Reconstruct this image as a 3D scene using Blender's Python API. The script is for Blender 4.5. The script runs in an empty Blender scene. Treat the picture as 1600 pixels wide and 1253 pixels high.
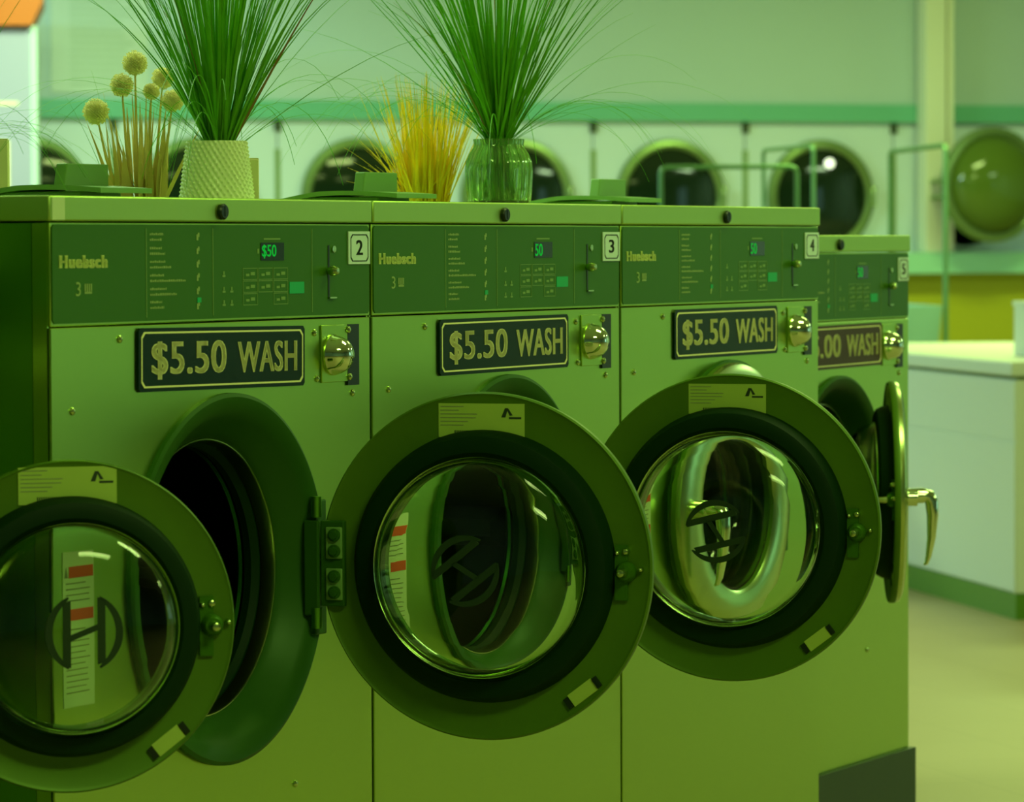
import bpy, bmesh, math, random
from mathutils import Vector, Matrix
random.seed(7)
PI = math.pi
R_ = math.radians
SC = bpy.context.scene
COL = SC.collection

# ------------------------------------------------------------------ camera
HC = 1.08                                   # eye height
cam_d = bpy.data.cameras.new('camera')
cam_d.sensor_width = 36.0
cam_d.lens = 36.0 * 6247 / 1600
cam_d.clip_end = 100
cam_d.dof.use_dof = True
cam_d.dof.focus_distance = 5.25
cam_d.dof.aperture_fstop = 10.0
cam = bpy.data.objects.new('camera', cam_d)
COL.objects.link(cam)
cam.matrix_world = Matrix.Translation((0, 0, HC)) @ Matrix.Rotation(R_(90 - 2.22), 4, 'X') @ Matrix.Rotation(-0.0045, 4, 'Z')
SC.camera = cam

# ------------------------------------------------------------------ world, light, exposure
world = bpy.data.worlds.new('world')
SC.world = world
world.use_nodes = True
world.node_tree.nodes['Background'].inputs[0].default_value = (0.16, 0.5, 0.1, 1)
world.node_tree.nodes['Background'].inputs[1].default_value = 0.05
SC.view_settings.view_transform = 'Standard'
SC.view_settings.look = 'None'
SC.view_settings.gamma = 1.0
SC.view_settings.use_curve_mapping = False
SC.view_settings.exposure = 0.0

A18 = R_(18)                                # the hall's axes: E1 along the back wall, E2 towards it
E1 = Vector((math.cos(A18), math.sin(A18), 0))
E2 = Vector((-math.sin(A18), math.cos(A18), 0))
ZC = 3.0                                    # ceiling height

def hall(a, b, z=0.0):
    return E1 * a + E2 * b + Vector((0, 0, z))

def area(name, loc, sx, sy, power, color, target=None):
    l = bpy.data.lights.new(name, 'AREA')
    l.shape = 'RECTANGLE'; l.size = sx; l.size_y = sy
    l.energy = power; l.color = color
    o = bpy.data.objects.new(name, l)
    COL.objects.link(o); o.location = loc
    if target is None:
        o.rotation_euler = (0, 0, A18)
    else:
        o.rotation_euler = (Vector(target) - Vector(loc)).to_track_quat('-Z', 'Y').to_euler()
    return o

WARM = (0.70, 1.0, 0.28)
MID = (0.66, 1.0, 0.50)
COOL = (0.56, 1.0, 0.95)
# ceiling troffers (fluorescent tubes behind a diffuser), with added fill lamps among them
for (a, b, pw, c) in ((3.2, 5.0, 34, WARM), (4.8, 8.2, 28, WARM), (7.5, 5.0, 30, WARM), (10.6, 10.4, 105, MID), (0.5, 6.6, 85, MID), (2.0, 1.8, 62, WARM),  # both MID lamps here are added to brighten washer fronts and plants
                      (6.0, 12.4, 75, WARM), (3.4, 15.6, 150, MID), (0.2, 15.2, 240, COOL), (7.6, 15.6, 70, WARM)):
    area('ceiling_or_added_fill_lamp', hall(a, b, ZC - 0.06), 1.2, 0.6, pw, c)

# ------------------------------------------------------------------ materials
def mat(name, col, metal=0.0, rough=0.5, emit=None, es=0.0, trans=0.0, ior=1.45, coat=0.0, noise=None, brush=None, bump=None, aniso=0.0, alpha=None):
    m = bpy.data.materials.new(name)
    m.use_nodes = True
    nt = m.node_tree
    b = nt.nodes['Principled BSDF']
    b.inputs['Base Color'].default_value = (*col, 1)
    b.inputs['Metallic'].default_value = metal
    b.inputs['Roughness'].default_value = rough
    b.inputs['IOR'].default_value = ior
    b.inputs['Transmission Weight'].default_value = trans
    b.inputs['Coat Weight'].default_value = coat
    b.inputs['Anisotropic'].default_value = aniso
    if emit:
        b.inputs['Emission Color'].default_value = (*emit, 1)
        b.inputs['Emission Strength'].default_value = es
    tc = nt.nodes.new('ShaderNodeTexCoord')
    if noise:                                # (scale, amount): mottled colour
        n = nt.nodes.new('ShaderNodeTexNoise'); n.inputs['Scale'].default_value = noise[0]; n.inputs['Detail'].default_value = 4
        nt.links.new(tc.outputs['Object'], n.inputs['Vector'])
        r = nt.nodes.new('ShaderNodeMapRange')
        r.inputs['To Min'].default_value = 1 - noise[1]; r.inputs['To Max'].default_value = 1 + noise[1]
        nt.links.new(n.outputs['Fac'], r.inputs['Value'])
        mx = nt.nodes.new('ShaderNodeVectorMath'); mx.operation = 'SCALE'
        mx.inputs[0].default_value = col
        nt.links.new(r.outputs[0], mx.inputs['Scale'])
        nt.links.new(mx.outputs[0], b.inputs['Base Color'])
    if brush:                                # (stretch, strength): brushed metal
        mp = nt.nodes.new('ShaderNodeMapping'); mp.inputs['Scale'].default_value = brush[0]
        n = nt.nodes.new('ShaderNodeTexNoise'); n.inputs['Scale'].default_value = 1.0; n.inputs['Detail'].default_value = 3
        nt.links.new(tc.outputs['Object'], mp.inputs[0]); nt.links.new(mp.outputs[0], n.inputs['Vector'])
        r = nt.nodes.new('ShaderNodeMapRange')
        r.inputs['To Min'].default_value = rough - brush[1]; r.inputs['To Max'].default_value = rough + brush[1]
        nt.links.new(n.outputs['Fac'], r.inputs['Value']); nt.links.new(r.outputs[0], b.inputs['Roughness'])
    if bump:                                 # (scale, strength)
        n = nt.nodes.new('ShaderNodeTexNoise'); n.inputs['Scale'].default_value = bump[0]
        nt.links.new(tc.outputs['Object'], n.inputs['Vector'])
        bp = nt.nodes.new('ShaderNodeBump'); bp.inputs['Strength'].default_value = bump[1]; bp.inputs['Distance'].default_value = 0.002
        nt.links.new(n.outputs['Fac'], bp.inputs['Height']); nt.links.new(bp.outputs[0], b.inputs['Normal'])
    return m

M = {}
M['steel'] = mat('brushed_steel', (0.39, 0.58, 0.085), 1.0, 0.29, brush=((3, 3, 260), 0.018))
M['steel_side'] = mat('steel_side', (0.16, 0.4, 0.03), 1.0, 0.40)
M['lid'] = mat('lid_steel', (0.46, 0.66, 0.16), 1.0, 0.45, brush=((400, 3, 3), 0.05))
M['panel'] = mat('control_overlay', (0.05, 0.16, 0.006), 0.3, 0.38)
M['panel_line'] = mat('overlay_print', (0.22, 0.36, 0.08), 0.2, 0.5)
M['print'] = mat('overlay_lettering', (0.75, 0.85, 0.25), 0.0, 0.5)
M['dim_print'] = mat('overlay_small_print', (0.3, 0.42, 0.12), 0.0, 0.5)
M['ring'] = mat('door_ring_paint', (0.03, 0.11, 0.009), 0.1, 0.42)
M['doorplate'] = mat('door_plate', (0.09, 0.2, 0.006), 0.3, 0.5, noise=(12, 0.12))
M['rubber'] = mat('black_rubber', (0.002, 0.022, 0.001), 0.0, 0.6)
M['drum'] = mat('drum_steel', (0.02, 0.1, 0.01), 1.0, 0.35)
M['chrome'] = mat('chrome', (0.75, 0.85, 0.6), 1.0, 0.07)
M['satin'] = mat('satin_chrome', (0.5, 0.62, 0.25), 1.0, 0.25)
M['black'] = mat('black_plastic', (0.003, 0.014, 0.004), 0.0, 0.4)
M['sign'] = mat('sign_black', (0.003, 0.02, 0.005), 0.0, 0.35)
M['sign_brown'] = mat('sign_brown', (0.07, 0.035, 0.02), 0.0, 0.4)
M['cream'] = mat('cream_print', (0.9, 0.88, 0.42), 0.0, 0.5)
M['plate'] = mat('number_plate', (0.7, 0.86, 0.72), 0.2, 0.4)
M['label'] = mat('paper_label', (0.42, 0.58, 0.1), 0.0, 0.6)
M['paper'] = mat('warning_paper', (0.62, 0.76, 0.42), 0.0, 0.6)
M['ink'] = mat('dark_ink', (0.02, 0.04, 0.02), 0.0, 0.6)
M['faint_ink'] = mat('faint_ink', (0.25, 0.30, 0.14), 0.0, 0.6)
M['red'] = mat('red_print', (0.75, 0.10, 0.02), 0.0, 0.6)
M['led'] = mat('green_display', (0.0, 0.3, 0.05), 0, 0.5, emit=(0.0, 1.0, 0.08), es=0.26)
M['led_key'] = mat('green_key', (0.0, 0.22, 0.05), 0, 0.5, emit=(0.0, 1.0, 0.12), es=0.10)
M['screen'] = mat('display_window', (0.004, 0.02, 0.004), 0, 0.15)
M['glass'] = mat('clear_glass', (0.80, 0.92, 0.72), 0, 0.0, trans=1.0, ior=1.3)
M['logo'] = mat('logo_print', (0.01, 0.035, 0.008), 0, 0.6)
M['vaseglass'] = mat('vase_glass', (0.55, 0.8, 0.35), 0, 0.06, trans=0.9, ior=1.45)
M['whitevase'] = mat('woven_white_ceramic', (0.85, 0.92, 0.58), 0, 0.25)
M['grass'] = mat('grass_green', (0.17, 0.52, 0.022), 0, 0.5, noise=(30, 0.5))
M['brown'] = mat('grass_brown', (0.22, 0.14, 0.03), 0, 0.6)
M['orange_grass'] = mat('grass_orange', (1.0, 0.82, 0.05), 0, 0.6, noise=(30, 0.3))
M['tan'] = mat('dry_stem', (0.72, 0.6, 0.24), 0, 0.6, noise=(20, 0.4))
M['puff'] = mat('allium_puff', (1.0, 0.95, 0.65), 0, 0.8)
M['hopper'] = mat('grey_green_plastic', (0.17, 0.34, 0.09), 0, 0.45)
M['wall'] = mat('wall_paint', (0.46, 0.6, 0.66), 0, 0.7, noise=(0.7, 0.08))
M['teal'] = mat('teal_trim', (0.14, 0.46, 0.34), 0, 0.5)
M['teal_light'] = mat('teal_ledge', (0.36, 0.74, 0.56), 0, 0.5)
M['dryer'] = mat('dryer_enamel', (0.62, 0.74, 0.88), 0, 0.35)
M['olive'] = mat('olive_panel', (0.46, 0.46, 0.015), 0, 0.5, noise=(1.2, 0.15))
M['dryer_ring'] = mat('dryer_ring', (0.2, 0.3, 0.12), 0.6, 0.3)
M['dark_glass'] = mat('dark_glass', (0.008, 0.02, 0.008), 0, 0.06)
M['added_glow'] = mat('added_pane_glow', (0.4, 0.5, 0.5), 0, 0.2, emit=(0.40, 0.80, 0.75), es=1.3)  # glow of the unseen pane added for the steel sheen
M['glint_glow'] = mat('lamp_glint_glow', (1, 1, 0.9), 0, 0.3, emit=(0.9, 1, 0.75), es=1.6)  # glow of a lamp glint set on one dryer door
M['dome_glass'] = mat('smoked_dome', (0.09, 0.15, 0.02), 0, 0.1)
M['seam'] = mat('seam_strip', (0.22, 0.34, 0.12), 0.3, 0.4)
M['white'] = mat('white_laminate', (0.74, 0.78, 0.70), 0, 0.45)
M['kick'] = mat('toe_kick', (0.1, 0.24, 0.015), 0, 0.5)
M['post'] = mat('column_paint', (0.8, 0.82, 0.72), 0, 0.4)
M['wire'] = mat('cart_tube', (0.14, 0.3, 0.14), 0.5, 0.35)
M['tealbox'] = mat('cart_basket', (0.30, 0.55, 0.48), 0, 0.5)
M['orange'] = mat('orange_sign', (0.42, 0.1, 0.004), 0, 0.5)
M['bluewhite'] = mat('vending_white', (0.28, 0.28, 0.36), 0, 0.4)
M['creambox'] = mat('cream_card', (0.80, 0.72, 0.42), 0, 0.6)
M['poster'] = mat('poster_paper', (0.55, 0.68, 0.66), 0, 0.6)
M['poster_ink'] = mat('poster_ink', (0.43, 0.57, 0.5), 0, 0.6)
M['plinth'] = mat('dark_plinth', (0.03, 0.06, 0.02), 0, 0.5)
M['ceiling'] = mat('ceiling_tile', (0.6, 0.66, 0.5), 0, 0.8)

for q_ in ('rubber', 'sign', 'sign_brown', 'panel', 'ring'):
    M[q_].node_tree.nodes['Principled BSDF'].inputs['Specular IOR Level'].default_value = 0.18

for q_ in ('grass', 'orange_grass', 'tan', 'puff'):      # thin leaves let light through
    nt_ = M[q_].node_tree; b_ = nt_.nodes['Principled BSDF']; out_ = nt_.nodes['Material Output']
    tr_ = nt_.nodes.new('ShaderNodeBsdfTranslucent'); mx_ = nt_.nodes.new('ShaderNodeMixShader'); mx_.inputs[0].default_value = 0.35
    tr_.inputs[0].default_value = b_.inputs['Base Color'].default_value
    nt_.links.new(b_.outputs[0], mx_.inputs[1]); nt_.links.new(tr_.outputs[0], mx_.inputs[2]); nt_.links.new(mx_.outputs[0], out_.inputs[0])

def floor_mat():
    m = mat('floor_tiles', (0.46, 0.40, 0.24), 0, 0.5)
    nt = m.node_tree; b = nt.nodes['Principled BSDF']
    tc = nt.nodes.new('ShaderNodeTexCoord')
    br = nt.nodes.new('ShaderNodeTexBrick')
    br.offset = 0.0
    br.inputs['Color1'].default_value = (0.42, 0.33, 0.17, 1); br.inputs['Color2'].default_value = (0.40, 0.315, 0.16, 1)
    br.inputs['Mortar'].default_value = (0.36, 0.285, 0.14, 1)
    br.inputs['Scale'].default_value = 1.0; br.inputs['Mortar Size'].default_value = 0.003
    br.inputs['Brick Width'].default_value = 0.305; br.inputs['Row Height'].default_value = 0.305
    nt.links.new(tc.outputs['Object'], br.inputs['Vector'])
    nt.links.new(br.outputs['Color'], b.inputs['Base Color'])
    return m
M['floor'] = floor_mat()

# ------------------------------------------------------------------ mesh helpers
def tagp(o, label=None, cat=None, group=None, kind=None):
    if label: o['label'] = label
    if cat: o['category'] = cat
    if group: o['group'] = group
    if kind: o['kind'] = kind
    return o

def empty(name, loc, rz=0.0, label=None, cat=None, group=None, parent=None):
    o = bpy.data.objects.new(name, None)
    COL.objects.link(o)
    o.empty_display_size = 0.05
    o.location = loc; o.rotation_euler = (0, 0, rz)
    if parent: o.parent = parent
    return tagp(o, label, cat, group)

def link(name, bm, m, parent=None, smooth=False, loc=(0, 0, 0), rot=(0, 0, 0), label=None, bevel=0.0):
    bmesh.ops.recalc_face_normals(bm, faces=bm.faces)
    me = bpy.data.meshes.new(name)
    bm.to_mesh(me); bm.free()
    o = bpy.data.objects.new(name, me)
    COL.objects.link(o)
    ms = m if isinstance(m, (list, tuple)) else [m]
    for q in ms: me.materials.append(q)
    if smooth:
        for p in me.polygons: p.use_smooth = True
        me.set_sharp_from_angle(angle=R_(38))
    if parent: o.parent = parent
    o.location = loc; o.rotation_euler = rot
    if label: o['label'] = label
    if bevel:
        b = o.modifiers.new('bevel', 'BEVEL'); b.width = bevel; b.segments = 2; b.limit_method = 'ANGLE'; b.angle_limit = R_(40)
    return o

def box(bm, x0, x1, y0, y1, z0, z1, mi=0, mtx=None):
    v = [bm.verts.new((x, y, z)) for x in (x0, x1) for y in (y0, y1) for z in (z0, z1)]
    if mtx:
        for q in v: q.co = mtx @ q.co
    for f in ((0, 1, 3, 2), (4, 6, 7, 5), (0, 4, 5, 1), (2, 3, 7, 6), (0, 2, 6, 4), (1, 5, 7, 3)):
        bm.faces.new([v[i] for i in f]).material_index = mi

def obox(name, x0, x1, y0, y1, z0, z1, m, parent=None, bevel=0.0, label=None, **k):
    bm = bmesh.new(); box(bm, x0, x1, y0, y1, z0, z1)
    return link(name, bm, m, parent, label=label, bevel=bevel, smooth=bevel > 0, **k)

def lathe(bm, prof, seg=64, c=(0, 0, 0), axis='Y', closed=True, rfun=None):
    """prof: list of (r, a) - a along the axis; closed joins last to first."""
    rings = []
    for (r, a) in prof:
        ring = []
        if r < 1e-6:
            p = (c[0], c[1] + a, c[2]) if axis == 'Y' else (c[0], c[1], c[2] + a)
            ring = [bm.verts.new(p)]
        else:
            for i in range(seg):
                t = 2 * PI * i / seg
                rr = r * (rfun(t, a) if rfun else 1)
                if axis == 'Y': p = (c[0] + rr * math.cos(t), c[1] + a, c[2] + rr * math.sin(t))
                else: p = (c[0] + rr * math.cos(t), c[1] + rr * math.sin(t), c[2] + a)
                ring.append(bm.verts.new(p))
        rings.append(ring)
    n = len(rings)
    for k in range(n if closed else n - 1):
        A, B = rings[k], rings[(k + 1) % n]
        if len(A) == 1 and len(B) == 1: continue
        for i in range(seg):
            j = (i + 1) % seg
            if len(A) == 1: bm.faces.new((A[0], B[i], B[j]))
            elif len(B) == 1: bm.faces.new((A[i], A[j], B[0]))
            else: bm.faces.new((A[i], A[j], B[j], B[i]))

def tube(bm, pts, r, seg=8, cap=True, taper=None):
    pts = [Vector(p) for p in pts]
    prev = None; rings = []
    for i, p in enumerate(pts):
        d = (pts[min(i + 1, len(pts) - 1)] - pts[max(i - 1, 0)]).normalized()
        if prev is None:
            up = Vector((0, 0, 1)) if abs(d.z) < 0.9 else Vector((1, 0, 0))
            n = d.cross(up).normalized()
        else:
            n = (prev - d * prev.dot(d)).normalized()
        prev = n; b = d.cross(n)
        rr = r if taper is None else r * taper(i / (len(pts) - 1))
        rings.append([bm.verts.new(p + (n * math.cos(2 * PI * k / seg) + b * math.sin(2 * PI * k / seg)) * rr) for k in range(seg)])
    for A, B in zip(rings, rings[1:]):
        for k in range(seg):
            bm.faces.new((A[k], A[(k + 1) % seg], B[(k + 1) % seg], B[k]))
    if cap:
        bm.faces.new(rings[0][::-1]); bm.faces.new(rings[-1])

def prism(bm, pts, y0, y1, mi=0):
    """polygon in XZ, extruded y0..y1"""
    a = [bm.verts.new((x, y0, z)) for x, z in pts]; b = [bm.verts.new((x, y1, z)) for x, z in pts]
    bm.faces.new(a).material_index = mi; bm.faces.new(b[::-1]).material_index = mi
    for i in range(len(pts)):
        j = (i + 1) % len(pts)
        bm.faces.new((a[i], b[i], b[j], a[j])).material_index = mi

def frame_strip(bm, x0, x1, z0, z1, w, y0, y1, cut=0.0):
    """thin rectangular outline, with cut corners"""
    def ring(i):
        c = cut
        return [(x0 + i + c, z0 + i), (x1 - i - c, z0 + i), (x1 - i, z0 + i + c), (x1 - i, z1 - i - c),
                (x1 - i - c, z1 - i), (x0 + i + c, z1 - i), (x0 + i, z1 - i - c), (x0 + i, z0 + i + c)]
    o, n = ring(0), ring(w)
    for i in range(8):
        j = (i + 1) % 8
        prism(bm, [o[i], o[j], n[j], n[i]], y0, y1)

def text_mesh(s, bold=0.0, spacing=1.0):
    c = bpy.data.curves.new('lettering', 'FONT')
    c.body = s; c.size = 1.0; c.offset = bold; c.extrude = 0.0; c.space_character = spacing; c.resolution_u = 4
    o = bpy.data.objects.new('lettering', c); COL.objects.link(o)
    dg = bpy.context.evaluated_depsgraph_get()
    me = bpy.data.meshes.new_from_object(o.evaluated_get(dg))
    bpy.data.objects.remove(o); bpy.data.curves.remove(c)
    return me

def fit_text(name, s, x0, x1, z0, z1, y, m, parent, bold=0.0, rot=0.0, t=0.0006, spacing=1.0, label=None, flip=False):
    me = text_mesh(s, 0.0, spacing)
    bm = bmesh.new()
    for dx in ([0.0] if bold == 0 else [-bold, 0.0, bold]):
        for dy in ([0.0] if bold == 0 else [-bold * 0.35, bold * 0.35]):
            k0 = len(bm.verts)
            bm.from_mesh(me); bm.verts.ensure_lookup_table()
            for v in bm.verts[k0:]: v.co.x += dx; v.co.y += dy
    bpy.data.meshes.remove(me)
    xs = [v.co.x for v in bm.verts]; ys = [v.co.y for v in bm.verts]
    a, b, c, d = min(xs), max(xs), min(ys), max(ys)
    cx, cz = (x0 + x1) / 2, (z0 + z1) / 2
    for v in bm.verts:
        px = x0 + (v.co.x - a) / (b - a) * (x1 - x0); pz = z0 + (v.co.y - c) / (d - c) * (z1 - z0)
        dx, dz = px - cx, pz - cz
        v.co = Vector((cx + dx * math.cos(rot) - dz * math.sin(rot), y, cz + dx * math.sin(rot) + dz * math.cos(rot)))
    g = bmesh.ops.extrude_face_region(bm, geom=bm.faces[:])
    for v in g['geom']:
        if isinstance(v, bmesh.types.BMVert): v.co.y += t
    o = link(name, bm, m, parent, label=label)
    return o

# ------------------------------------------------------------------ the row of washers: its own frame
PHI = math.acos(0.4595)
ROW0 = Vector((-0.522, 4.51, 0))
DU = Vector((math.cos(PHI), math.sin(PHI), 0)); DV = Vector((-math.sin(PHI), math.cos(PHI), 0))

def row(u, v, z=0.0):
    return ROW0 + DU * u + DV * v + Vector((0, 0, z))

LID = HC + 0.0594                           # top of the big washers

def plate_with_hole(bm, x0, x1, z0, z1, cx, cz, r, y0, y1, seg=96):
    angs = sorted([2 * PI * i / seg for i in range(seg)] + [math.atan2(z - cz, x - cx) % (2 * PI) for x in (x0, x1) for z in (z0, z1)])
    def hit(t):
        c, s = math.cos(t), math.sin(t); k = 1e9
        if c > 1e-9: k = min(k, (x1 - cx) / c)
        if c < -1e-9: k = min(k, (x0 - cx) / c)
        if s > 1e-9: k = min(k, (z1 - cz) / s)
        if s < -1e-9: k = min(k, (z0 - cz) / s)
        return cx + c * k, cz + s * k
    for y, fl in ((y0, 0), (y1, 1)):
        i_ = [bm.verts.new((cx + r * math.cos(t), y, cz + r * math.sin(t))) for t in angs]
        o_ = [bm.verts.new((hit(t)[0], y, hit(t)[1])) for t in angs]
        n = len(angs)
        for k in range(n):
            j = (k + 1) % n
            bm.faces.new((i_[k], i_[j], o_[j], o_[k]))
        if fl == 0: A, B = i_, o_
        else:
            for k in range(n):
                j = (k + 1) % n
                bm.faces.new((A[k], A[j], i_[j], i_[k])); bm.faces.new((B[k], B[j], o_[j], o_[k]))

def screw(parent, x, z, y=-0.0, r=0.0045, name='screw'):
    bm = bmesh.new()
    lathe(bm, [(0, -0.0035), (r * 0.5, -0.0032), (r * 0.9, -0.0018), (r, 0), (0, 0)], 16, (x, y, z), closed=False)
    return link(name, bm, M['satin'], parent, smooth=True)

# ---- washer door: local origin on the hinge axis at the height of the door centre, +x to the free edge, -y the drum side
def make_door(parent, hinge, beta, R, logo_rot, ringtop=True, chrome_rim=False):
    k = R / 0.2217
    d = empty('door', hinge, beta, parent=parent)
    c = (R + 0.002, 0, 0)
    # the plate itself
    bm = bmesh.new()
    lathe(bm, [(0.140 * k, 0.012), (0.140 * k, -0.004), (0.174 * k, -0.004), (0.2150 * k, -0.004), (0.2195 * k, -0.0065), (0.2217 * k, -0.004),
               (0.2217 * k, 0.004), (0.219 * k, 0.011), (0.207 * k, 0.016), (0.175 * k, 0.019), (0.150 * k, 0.017)], 128, c)
    # separate materials: outer cover is bright
    o = link('door_plate', bm, [M['doorplate'], M['satin'] if not chrome_rim else M['chrome']], d, smooth=True)
    for p in o.data.polygons:
        if p.center.y > 0.005: p.material_index = 1
    # gasket annulus
    bm = bmesh.new()
    lathe(bm, [(0.174 * k, -0.004), (0.172 * k, -0.016), (0.166 * k, -0.026), (0.158 * k, -0.029), (0.146 * k, -0.029), (0.1400 * k, -0.024), (0.139 * k, -0.004)], 96, c)
    link('door_gasket', bm, M['rubber'], d, smooth=True, label='black rubber sealing ring')
    # glass bowl, a shell bulging to the drum side
    outer = [(0.139, 0.006), (0.1388, -0.022), (0.1375, -0.034), (0.134, -0.046), (0.127, -0.057), (0.115, -0.066), (0.097, -0.0725), (0.070, -0.077), (0.035, -0.079), (0, -0.0795)]
    inner = [(0, -0.0752), (0.034, -0.0747), (0.068, -0.0727), (0.0945, -0.0683), (0.1115, -0.0620), (0.1230, -0.0535), (0.1295, -0.044), (0.1330, -0.033), (0.1343, -0.022), (0.1345, 0.006)]
    bm = bmesh.new()
    lathe(bm, [(r * k, a) for r, a in outer + inner], 128, c)
    g = link('glass_bowl', bm, M['glass'], d, smooth=True)
    # metal collar that holds the glass
    bm = bmesh.new()
    lathe(bm, [(0.1395 * k, -0.026), (0.141 * k, -0.0295), (0.1402 * k, -0.0315), (0.1389 * k, -0.028)], 96, c)
    link('glass_collar', bm, M['satin'], d, smooth=True)
    # logo in the glass
    bm = bmesh.new()
    rr = 0.044; w = 0.0085
    def arc(a0, a1, w0=w):
        n = 22
        for i in range(n):
            t0, t1 = a0 + (a1 - a0) * i / n, a0 + (a1 - a0) * (i + 1) / n
            ww0 = w0 * (0.25 + 0.75 * math.sin(PI * min(1, max(0, i / n))) ** 0.6); ww1 = w0 * (0.25 + 0.75 * math.sin(PI * min(1, (i + 1) / n)) ** 0.6)
            P = lambda r, t: (r * math.cos(t), r * math.sin(t))
            prism(bm, [P(rr, t0), P(rr, t1), P(rr - ww1, t1), P(rr - ww0, t0)], 0, 0.0008)
    arc(R_(-66), R_(66)); arc(R_(114), R_(246))
    prism(bm, [(-0.024, -0.036), (-0.015, -0.039), (-0.015, 0.036), (-0.024, 0.033)], 0, 0.0008)
    prism(bm, [(0.015, -0.036), (0.024, -0.033), (0.024, 0.036), (0.015, 0.039)], 0, 0.0008)
    prism(bm, [(-0.017, -0.010), (-0.017, -0.003), (0.017, 0.010), (0.017, 0.003)], 0, 0.0008)
    link('glass_emblem', bm, M['logo'], d, loc=(c[0], -0.0806, 0), rot=(0, logo_rot, 0), label='dark letter H in a broken ring')
    # rating label
    bm = bmesh.new(); L = empty('rating_label', (c[0] - 0.003, -0.0047, 0.1855 * k + (0.0 if k > 0.95 else 0.002)), parent=d, label='pale paper label with barcode and triangle emblem')
    box(bm, -0.056, 0.056, -0.0006, 0.0005, -0.021, 0.021)
    for i, wd in enumerate((0.038, 0.030, 0.060, 0.058, 0.045, 0.038)):
        box(bm, -0.0535, -0.0535 + wd * 0.8, -0.0009, -0.0005, 0.0165 - i * 0.0046, 0.0176 - i * 0.0046, 1)
    for i in range(16):
        box(bm, -0.035 + i * 0.0024, -0.0336 + i * 0.0024, -0.0009, -0.0005, -0.021, -0.0125, 2)
    prism(bm, [(0.026, 0.004), (0.031, 0.0155), (0.035, 0.0155), (0.0315, 0.004)], -0.0009, -0.0005, 2)
    prism(bm, [(0.034, 0.0125), (0.035, 0.0155), (0.041, 0.0065), (0.037, 0.006)], -0.0009, -0.0005, 2)
    box(bm, 0.036, 0.052, -0.0009, -0.0005, 0.002, 0.0045, 2)
    bmesh.ops.recalc_face_normals(bm, faces=bm.faces)
    me = bpy.data.meshes.new('rating_label'); bm.to_mesh(me); bm.free()
    for q in ('label', 'faint_ink', 'ink'): me.materials.append(M[q])
    Lo = bpy.data.objects.new('rating_label', me); COL.objects.link(Lo)
    Lo.parent = d; Lo.location = L.location; Lo['label'] = L['label']
    bpy.data.objects.remove(L)
    # lower magnet strip at the rim
    bm = bmesh.new()
    mt = Matrix.Translation((c[0] + 0.128 * k + 0.002 * k, -0.0045, -0.157 * k)) @ Matrix.Rotation(-R_(37), 4, 'Y')
    box(bm, -0.0185, 0.0185, -0.0010, 0.001, -0.0085, 0.0085, 0, mt)
    box(bm, -0.026, -0.0195, -0.003, 0.001, -0.007, 0.007, 1, mt)
    box(bm, 0.0195, 0.026, -0.003, 0.001, -0.007, 0.007, 1, mt)
    link('vent_strip', bm, [M['label'], M['black']], d)
    # latch on the drum side
    bm = bmesh.new()
    lx = c[0] + 0.180 * k
    box(bm, lx - 0.006, lx + 0.010, -0.009, -0.003, -0.038, 0.030)
    lathe(bm, [(0.013, -0.004), (0.013, -0.012), (0.009, -0.018), (0, -0.019)], 20, (lx + 0.008, 0, -0.003), closed=False)
    lt = link('latch', bm, M['panel'], d, smooth=True)
    for (sx, sz, sr) in ((lx + 0.008, -0.003, 0.0065), (lx + 0.008, 0.022, 0.005), (lx - 0.003, 0.020, 0.004), (lx + 0.027, 0.000, 0.0035)):
        bm = bmesh.new()
        lathe(bm, [(0, -0.036 if sr > 0.006 else -0.014), (sr * 0.7, -0.034 if sr > 0.006 else -0.012), (sr, -0.016 if sr > 0.006 else -0.008), (sr, -0.004)], 14, (sx, 0, sz), closed=False)
        link('latch_bolt', bm, M['satin'], d, smooth=True)
    # outer handle: stem and drooping grip
    bm = bmesh.new()
    hx = c[0] + 0.168 * k
    st = [(-0.010, 0.0), (0.010, 0.0), (0.009, 0.02), (-0.009, 0.02)]
    tube(bm, [(hx, 0.014, 0.0), (hx, 0.030, 0.0), (hx, 0.034, 0.0)], 0.015, 14)
    path = [(0.024, 0.002), (0.044, 0.003), (0.054, 0.001), (0.0585, -0.008), (0.060, -0.030), (0.058, -0.068), (0.053, -0.100), (0.049, -0.112), (0.045, -0.114)]
    wid = [0.012, 0.0125, 0.0125, 0.0125, 0.012, 0.010, 0.008, 0.006, 0.003]; thk = [0.013, 0.013, 0.0125, 0.0115, 0.0100, 0.0075, 0.0050, 0.0035, 0.002]
    rings = []
    for i, (py, pz) in enumerate(path):
        a = path[max(0, i - 1)]; b = path[min(len(path) - 1, i + 1)]
        dy, dz = b[0] - a[0], b[1] - a[1]; n = math.hypot(dy, dz); dy /= n; dz /= n
        rg = []
        for q in range(14):
            t = 2 * PI * q / 14
            rg.append(bm.verts.new((hx + wid[i] * math.cos(t), py - dz * thk[i] * math.sin(t), pz + dy * thk[i] * math.sin(t))))
        rings.append(rg)
    for A, B in zip(rings, rings[1:]):
        for q in range(14): bm.faces.new((A[q], A[(q + 1) % 14], B[(q + 1) % 14], B[q]))
    bm.faces.new(rings[0]); bm.faces.new(rings[-1])
    link('handle', bm, M['chrome'], d, smooth=True, label='chrome lever handle')
    # hinge leaf on the drum side of the door
    bm = bmesh.new()
    box(bm, 0.004, 0.036, -0.013, -0.003, -0.054, 0.054)
    link('hinge_leaf', bm, M['ring'], d, bevel=0.002)
    for z0 in (-0.046, 0.006):
        obox('hinge_pad', 0.012, 0.034, -0.016, -0.012, z0, z0 + 0.040, M['hopper'], d, bevel=0.0015)
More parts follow.
